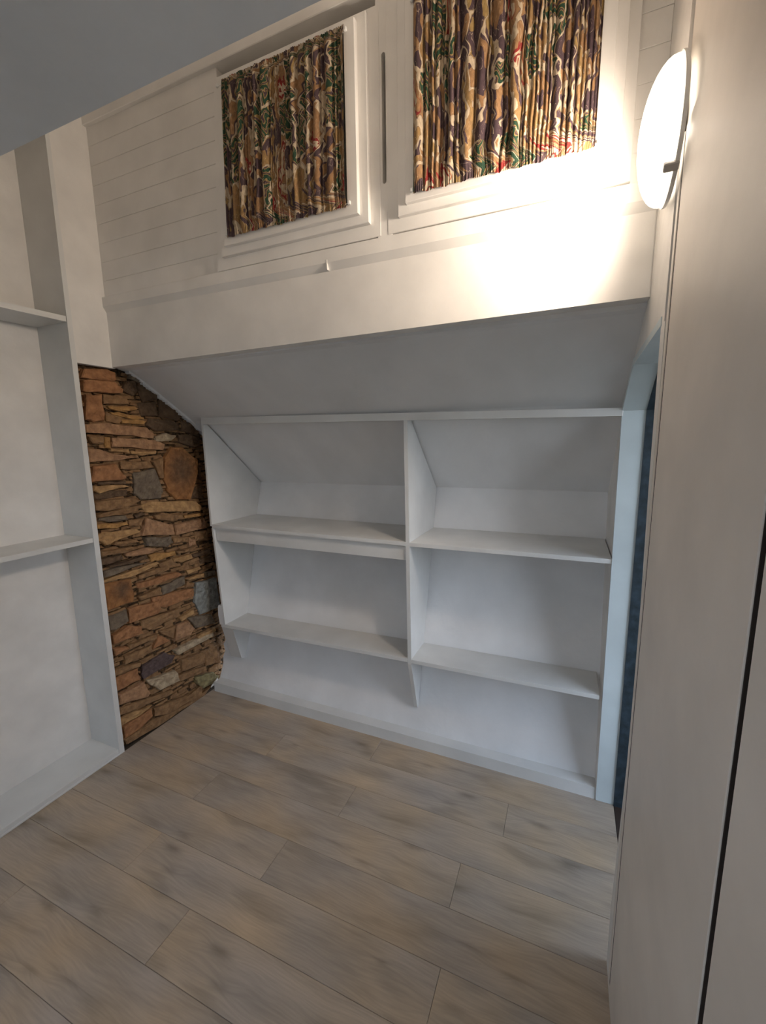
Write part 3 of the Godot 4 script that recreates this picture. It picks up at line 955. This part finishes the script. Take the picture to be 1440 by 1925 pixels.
# ---------------------------------------------------------------- built-in shelves
func build_shelves() -> void:
	var s := root("built_in_shelves", Vector3(1.1, 0, -0.2))
	tag(s, "white built-in shelves of four open bays under the sloping ceiling, beside the stone wall", "shelves")
	var st := st_new()
	# upper left side panel: front edge, then back along slope and leaning wall
	prism_x(st, PackedVector2Array([Vector2(0, 1.04), Vector2(0, 1.635), Vector2(-0.45, 1.250), Vector2(wall_z(1.04) + 0.001, 1.04)]), 0.094, 0.106, -0.012, 1.04)
	put("side_panel", st, M.shelf, s)
	st = st_new()
	prism_x(st, PackedVector2Array([Vector2(0, 0.452), Vector2(0, 1.03), Vector2(wall_z(1.03) + 0.001, 1.03), Vector2(wall_z(0.452) + 0.001, 0.452)]), 0.138, 0.150, -0.062, 0.452)
	put("side_panel", st, M.shelf, s)
	st = st_new()
	prism_x(st, PackedVector2Array([Vector2(-0.012, 0.436), Vector2(wall_z(0.436) + 0.001, 0.436), Vector2(wall_z(0.20) + 0.001, 0.20), Vector2(-0.075, 0.212)]), 0.106, 0.190, 0.02, 0.4)
	put("bracket", st, M.shelf, s)
	# middle divider down to its tapering foot
	st = st_new()
	prism_x(st, PackedVector2Array([Vector2(0, 0.44), Vector2(0, 1.612), Vector2(-0.03, 1.612), Vector2(-0.445, 1.250), Vector2(wall_z(1.1) + 0.001, 1.1), Vector2(wall_z(0.17) + 0.001, 0.17), Vector2(-0.088, 0.160), Vector2(-0.078, 0.172)]), 1.283, 1.301, -0.014, 1.0)
	put("divider", st, M.shelf, s)
	# shelves, a little out of level
	shelf(s, 0.106, 1.283, 1.050, 1.044, 0.0)
	shelf(s, 1.300, 2.126, 1.043, 1.045, 0.0)
	shelf(s, 0.118, 1.290, 0.453, 0.468, 0.0)
	shelf(s, 1.307, 2.118, 0.466, 0.474, 0.0)
	st = st_new()
	board(st, [Vector3(0.122, 0.955, -0.014), Vector3(1.284, 0.954, -0.014), Vector3(1.284, 1.023, -0.014), Vector3(0.115, 1.030, -0.014)], Vector3(0, 0, -0.018), 0.0015)
	put("apron_board", st, M.shelf, s)
	st = st_new()
	board(st, [Vector3(0.092, 1.608, 0.006), Vector3(2.126, 1.583, 0.006), Vector3(2.126, 1.612, 0.006), Vector3(0.092, 1.646, 0.006)], Vector3(0, 0, -0.028), 0.002)
	put("batten", st, M.shelf, s)


func shelf(s: Node, x0: float, x1: float, ya: float, yb: float, z: float) -> void:
	var st := st_new()
	var t := 0.018
	board(st, [Vector3(x0, ya, z), Vector3(x0, ya, wall_z(ya) + 0.004), Vector3(x1, yb, wall_z(yb) + 0.004), Vector3(x1, yb, z)], Vector3(0, -t, 0), 0.0015)
	put("shelf", st, M.shelf, s)


# ---------------------------------------------------------------- bookcase on the left
func build_bookcase() -> void:
	var b := root("bookcase", Vector3(-0.1, 0, 1.25))
	tag(b, "tall white empty bookcase set into the left wall, with deep open compartments", "bookcase")
	box("back_panel", Vector3(-0.225, 0.0, 0.575), Vector3(-0.205, 2.722, 1.95), M.wall, b)
	var st := st_new()
	prism_x(st, PackedVector2Array([Vector2(0.574, 0.0), Vector2(0.599, 0.0), Vector2(0.595, 1.9), Vector2(0.590, 2.722), Vector2(0.574, 2.722)]), -0.205, 0.004)
	put("side_panel", st, M.shelf, b)
	box("side_panel", Vector3(-0.205, 0, 1.925), Vector3(0.004, 2.722, 1.95), M.shelf, b)
	st = st_new()
	board(st, [Vector3(0.003, 2.012, 0.596), Vector3(0.003, 1.995, 1.925), Vector3(0.003, 2.013, 1.925), Vector3(0.003, 2.034, 0.596)], Vector3(-0.208, 0, 0), 0.0015)
	put("shelf", st, M.shelf, b)
	st = st_new()
	board(st, [Vector3(0.003, 1.070, 0.598), Vector3(0.003, 1.062, 1.925), Vector3(0.003, 1.082, 1.925), Vector3(0.003, 1.090, 0.598)], Vector3(-0.208, 0, 0), 0.0015)
	put("shelf", st, M.shelf, b)
	box("bottom_board", Vector3(-0.205, 0.0, 0.597), Vector3(-0.002, 0.028, 1.925), M.shelf, b)
	box("plinth_strip", Vector3(-0.002, 0.0, 0.597), Vector3(0.006, 0.010, 1.925), M.shelf, b, 0.002)


# ---------------------------------------------------------------- wardrobe on the right
func build_wardrobe() -> void:
	var w := root("wardrobe", Vector3(W + 0.3, 0, 1.6))
	tag(w, "tall plain off-white built-in wardrobe with two flat doors, right of the doorway", "wardrobe")
	box("carcass", Vector3(W + 0.028, 0.0, 0.668), Vector3(W + 0.56, 2.094, 2.56), M.inside, w)
	box("groove_shade_strip", Vector3(W + 0.0015, 0.034, 0.668), Vector3(W + 0.028, 2.094, 0.678), M.inside, w, 0.0005)  # dark strips, here and below, put the shade of the grooves into colour
	box("edge_strip", Vector3(W, 0.034, 0.678), Vector3(W + 0.028, 2.094, 0.700), M.wardrobe, w, 0.001)
	box("groove_shade_strip", Vector3(W + 0.0015, 0.034, 0.700), Vector3(W + 0.028, 2.094, 0.716), M.inside, w, 0.0005)
	box("door", Vector3(W, 0.034, 0.716), Vector3(W + 0.024, 2.094, 1.290), M.wardrobe, w, 0.001)
	box("gap_shade_edge", Vector3(W + 0.002, 0.035, 1.2895), Vector3(W + 0.023, 2.093, 1.2915), M.inside, w, 0.0005)  # dark strip painting the shade in the gap between the doors
	box("door", Vector3(W, 0.034, 1.303), Vector3(W + 0.024, 2.094, 1.92), M.wardrobe, w, 0.006)
	box("door", Vector3(W, 0.034, 1.93), Vector3(W + 0.024, 2.094, 2.55), M.wardrobe, w, 0.006)
	box("plinth", Vector3(W + 0.001, 0.0, 0.668), Vector3(W + 0.026, 0.031, 2.56), M.wardrobe, w, 0.002)


# ---------------------------------------------------------------- curtains
func build_curtain(called: String, lx: Vector2, rx: Vector2, y0: float, y1: float, phase: float, label: String) -> void:
	var c := root(called, Vector3((lx.x + rx.x) * 0.5, y0, 0.47))
	tag(c, label, "curtain", "printed curtains over the two small windows")
	var cols := 420
	var rows := 30
	var r := RandomNumberGenerator.new()
	r.seed = int(phase * 1000.0)
	# folds of uneven width across the cloth
	var bounds := [0.0]
	while bounds[-1] < 1.0:
		bounds.append(bounds[-1] + (r.randf_range(0.012, 0.032) if r.randf() < 0.7 else r.randf_range(0.045, 0.085)))
	var fold := PackedFloat32Array()
	var skew := PackedFloat32Array()
	for b in bounds:
		fold.append(r.randf_range(0.45, 1.0))
		skew.append(r.randf_range(-1.0, 1.0))
	var wig := noise(1.6, int(phase * 99.0) + 2, 2)
	var st := st_new()
	var grid := []
	for j in rows + 1:
		var v := float(j) / rows
		var row := []
		var u := phase
		var prev := Vector2.ZERO
		var gather := smoothstep(0.10, 0.0, v) + smoothstep(0.93, 1.0, v)
		for i in cols + 1:
			var s := float(i) / cols
			var sw := clampf(s + wig.get_noise_2d(s * 5.0, v * 1.5) * 0.018 * sin(PI * s), 0.0, 1.0)
			var k := 0
			while k < bounds.size() - 2 and bounds[k + 1] < sw: k += 1
			var wd: float = bounds[k + 1] - bounds[k]
			var t: float = (sw - bounds[k]) / wd
			var amp: float = fold[k] * clampf(wd * 0.60, 0.009, 0.024)
			var z := amp * pow(absf(sin(PI * clampf(t, 0.0, 1.0))), 0.7)
			z = lerpf(z, z * 0.25 + 0.0035 * absf(sin(sw * 230.0 + 3.0 * sin(sw * 31.0))), clampf(gather, 0.0, 1.0))
			var x := lerpf(lerpf(lx.x, lx.y, v), lerpf(rx.x, rx.y, v), s)
			var y := lerpf(y0, y1, v) + 0.003 * sin(s * 60.0 + phase * 9.0) * (1.0 - v) * absf(sin(s * 23.0))
			var q := Vector2(x, z)
			if i > 0: u += q.distance_to(prev) * 2.2
			prev = q
			row.append([Vector3(x, y, 0.468 + z), Vector2(u / 1.05, (1.0 - v) * 0.52 + phase)])
		grid.append(row)
	st.set_smooth_group(0)
	for j in rows:
		for i in cols:
			for q in [[j, i], [j + 1, i], [j + 1, i + 1], [j, i], [j + 1, i + 1], [j, i + 1]]:
				var p: Array = grid[q[0]][q[1]]
				st.set_uv(p[1])
				st.add_vertex(p[0])
	st.index()
	st.generate_normals()
	put("fabric", st, M.fabric, c)
	# thin rods through top and bottom hems, and the hooks that hold them
	for y in [y0 + 0.012, y1 - 0.010]:
		var rod := CylinderMesh.new()
		rod.top_radius = 0.0016
		rod.bottom_radius = 0.0016
		rod.height = rx.x - lx.x + 0.012
		rod.radial_segments = 10
		rod.rings = 1
		var o := put_mesh("rod", rod, M.white_metal, c)
		o.position += Vector3((lx.x + rx.x) * 0.5 + 0.004, y, 0.4665)
		o.rotation.z = PI / 2
		for x in [lx.x - 0.004, rx.x + 0.008]:
			box("hook", Vector3(x - 0.005, y - 0.005, 0.464), Vector3(x + 0.005, y + 0.006, 0.473), M.white_metal, c, 0.002)


# ---------------------------------------------------------------- wall lamp
func build_lamp() -> void:
	var c := Vector3(W, 2.124, 0.640)
	var l := root("wall_lamp", c)
	tag(l, "lit round glass wall lamp with small metal clips, over the doorway", "lamp")
	var st := st_new()
	lathe_x(st, [Vector2(0.0, 0.001), Vector2(0.055, 0.001), Vector2(0.055, 0.006), Vector2(0.050, 0.010), Vector2(0.0, 0.010)], c)
	put("backplate", st, M.white_metal, l)
	# shallow dish of opal glass in a thin metal rim
	st = st_new()
	var ra := 0.125
	var prof := [Vector2(0.0, 0.017), Vector2(ra - 0.004, 0.017), Vector2(ra, 0.019), Vector2(ra, 0.022)]
	for k in 10:
		var t := (k + 1) / 10.0
		prof.append(Vector2(ra * cos(t * PI / 2) + 0.0001, 0.022 + 0.052 * sin(t * PI / 2)))
	lathe_x(st, prof, c)
	put("glass_shade", st, M.lamp_glass, l)
	st = st_new()
	lathe_x(st, [Vector2(ra - 0.014, 0.008), Vector2(ra + 0.001, 0.008), Vector2(ra + 0.003, 0.011), Vector2(ra + 0.003, 0.016), Vector2(ra - 0.014, 0.016), Vector2(ra - 0.014, 0.008)], c, 64)
	put("rim", st, M.white_metal, l)
	for a in [0.5 * PI, 1.19 * PI, 1.72 * PI]:
		var clip := box("clip", Vector3(-0.034, 0.112, -0.008), Vector3(-0.008, 0.132, 0.008), M.metal, self, 0.002)
		remove_child(clip)
		l.add_child(clip, true)
		clip.position = Vector3.ZERO
		clip.rotation.x = PI / 2 - a
	# the light of the dish: it shines into the room, a little escapes round the rim
	var o := SpotLight3D.new()
	o.name = "lamp_light"
	o.light_color = Color(1.0, 0.925, 0.845)
	o.light_energy = 0.63
	o.light_size = 0.08
	o.spot_angle = 89.0
	o.spot_angle_attenuation = 0.55
	o.spot_range = 12.0
	o.spot_attenuation = 2.0
	o.shadow_enabled = true
	l.add_child(o)
	o.position = Vector3(-0.045, 0, 0)
	o.rotation.y = PI / 2
	var r := OmniLight3D.new()
	r.name = "rim_light"
	r.light_color = Color(1.0, 0.925, 0.845)
	r.light_energy = 0.004
	r.light_size = 0.012
	r.omni_range = 12.0
	r.omni_attenuation = 2.0
	r.shadow_enabled = true
	l.add_child(r)
	r.position = Vector3(-0.022, 0, 0)
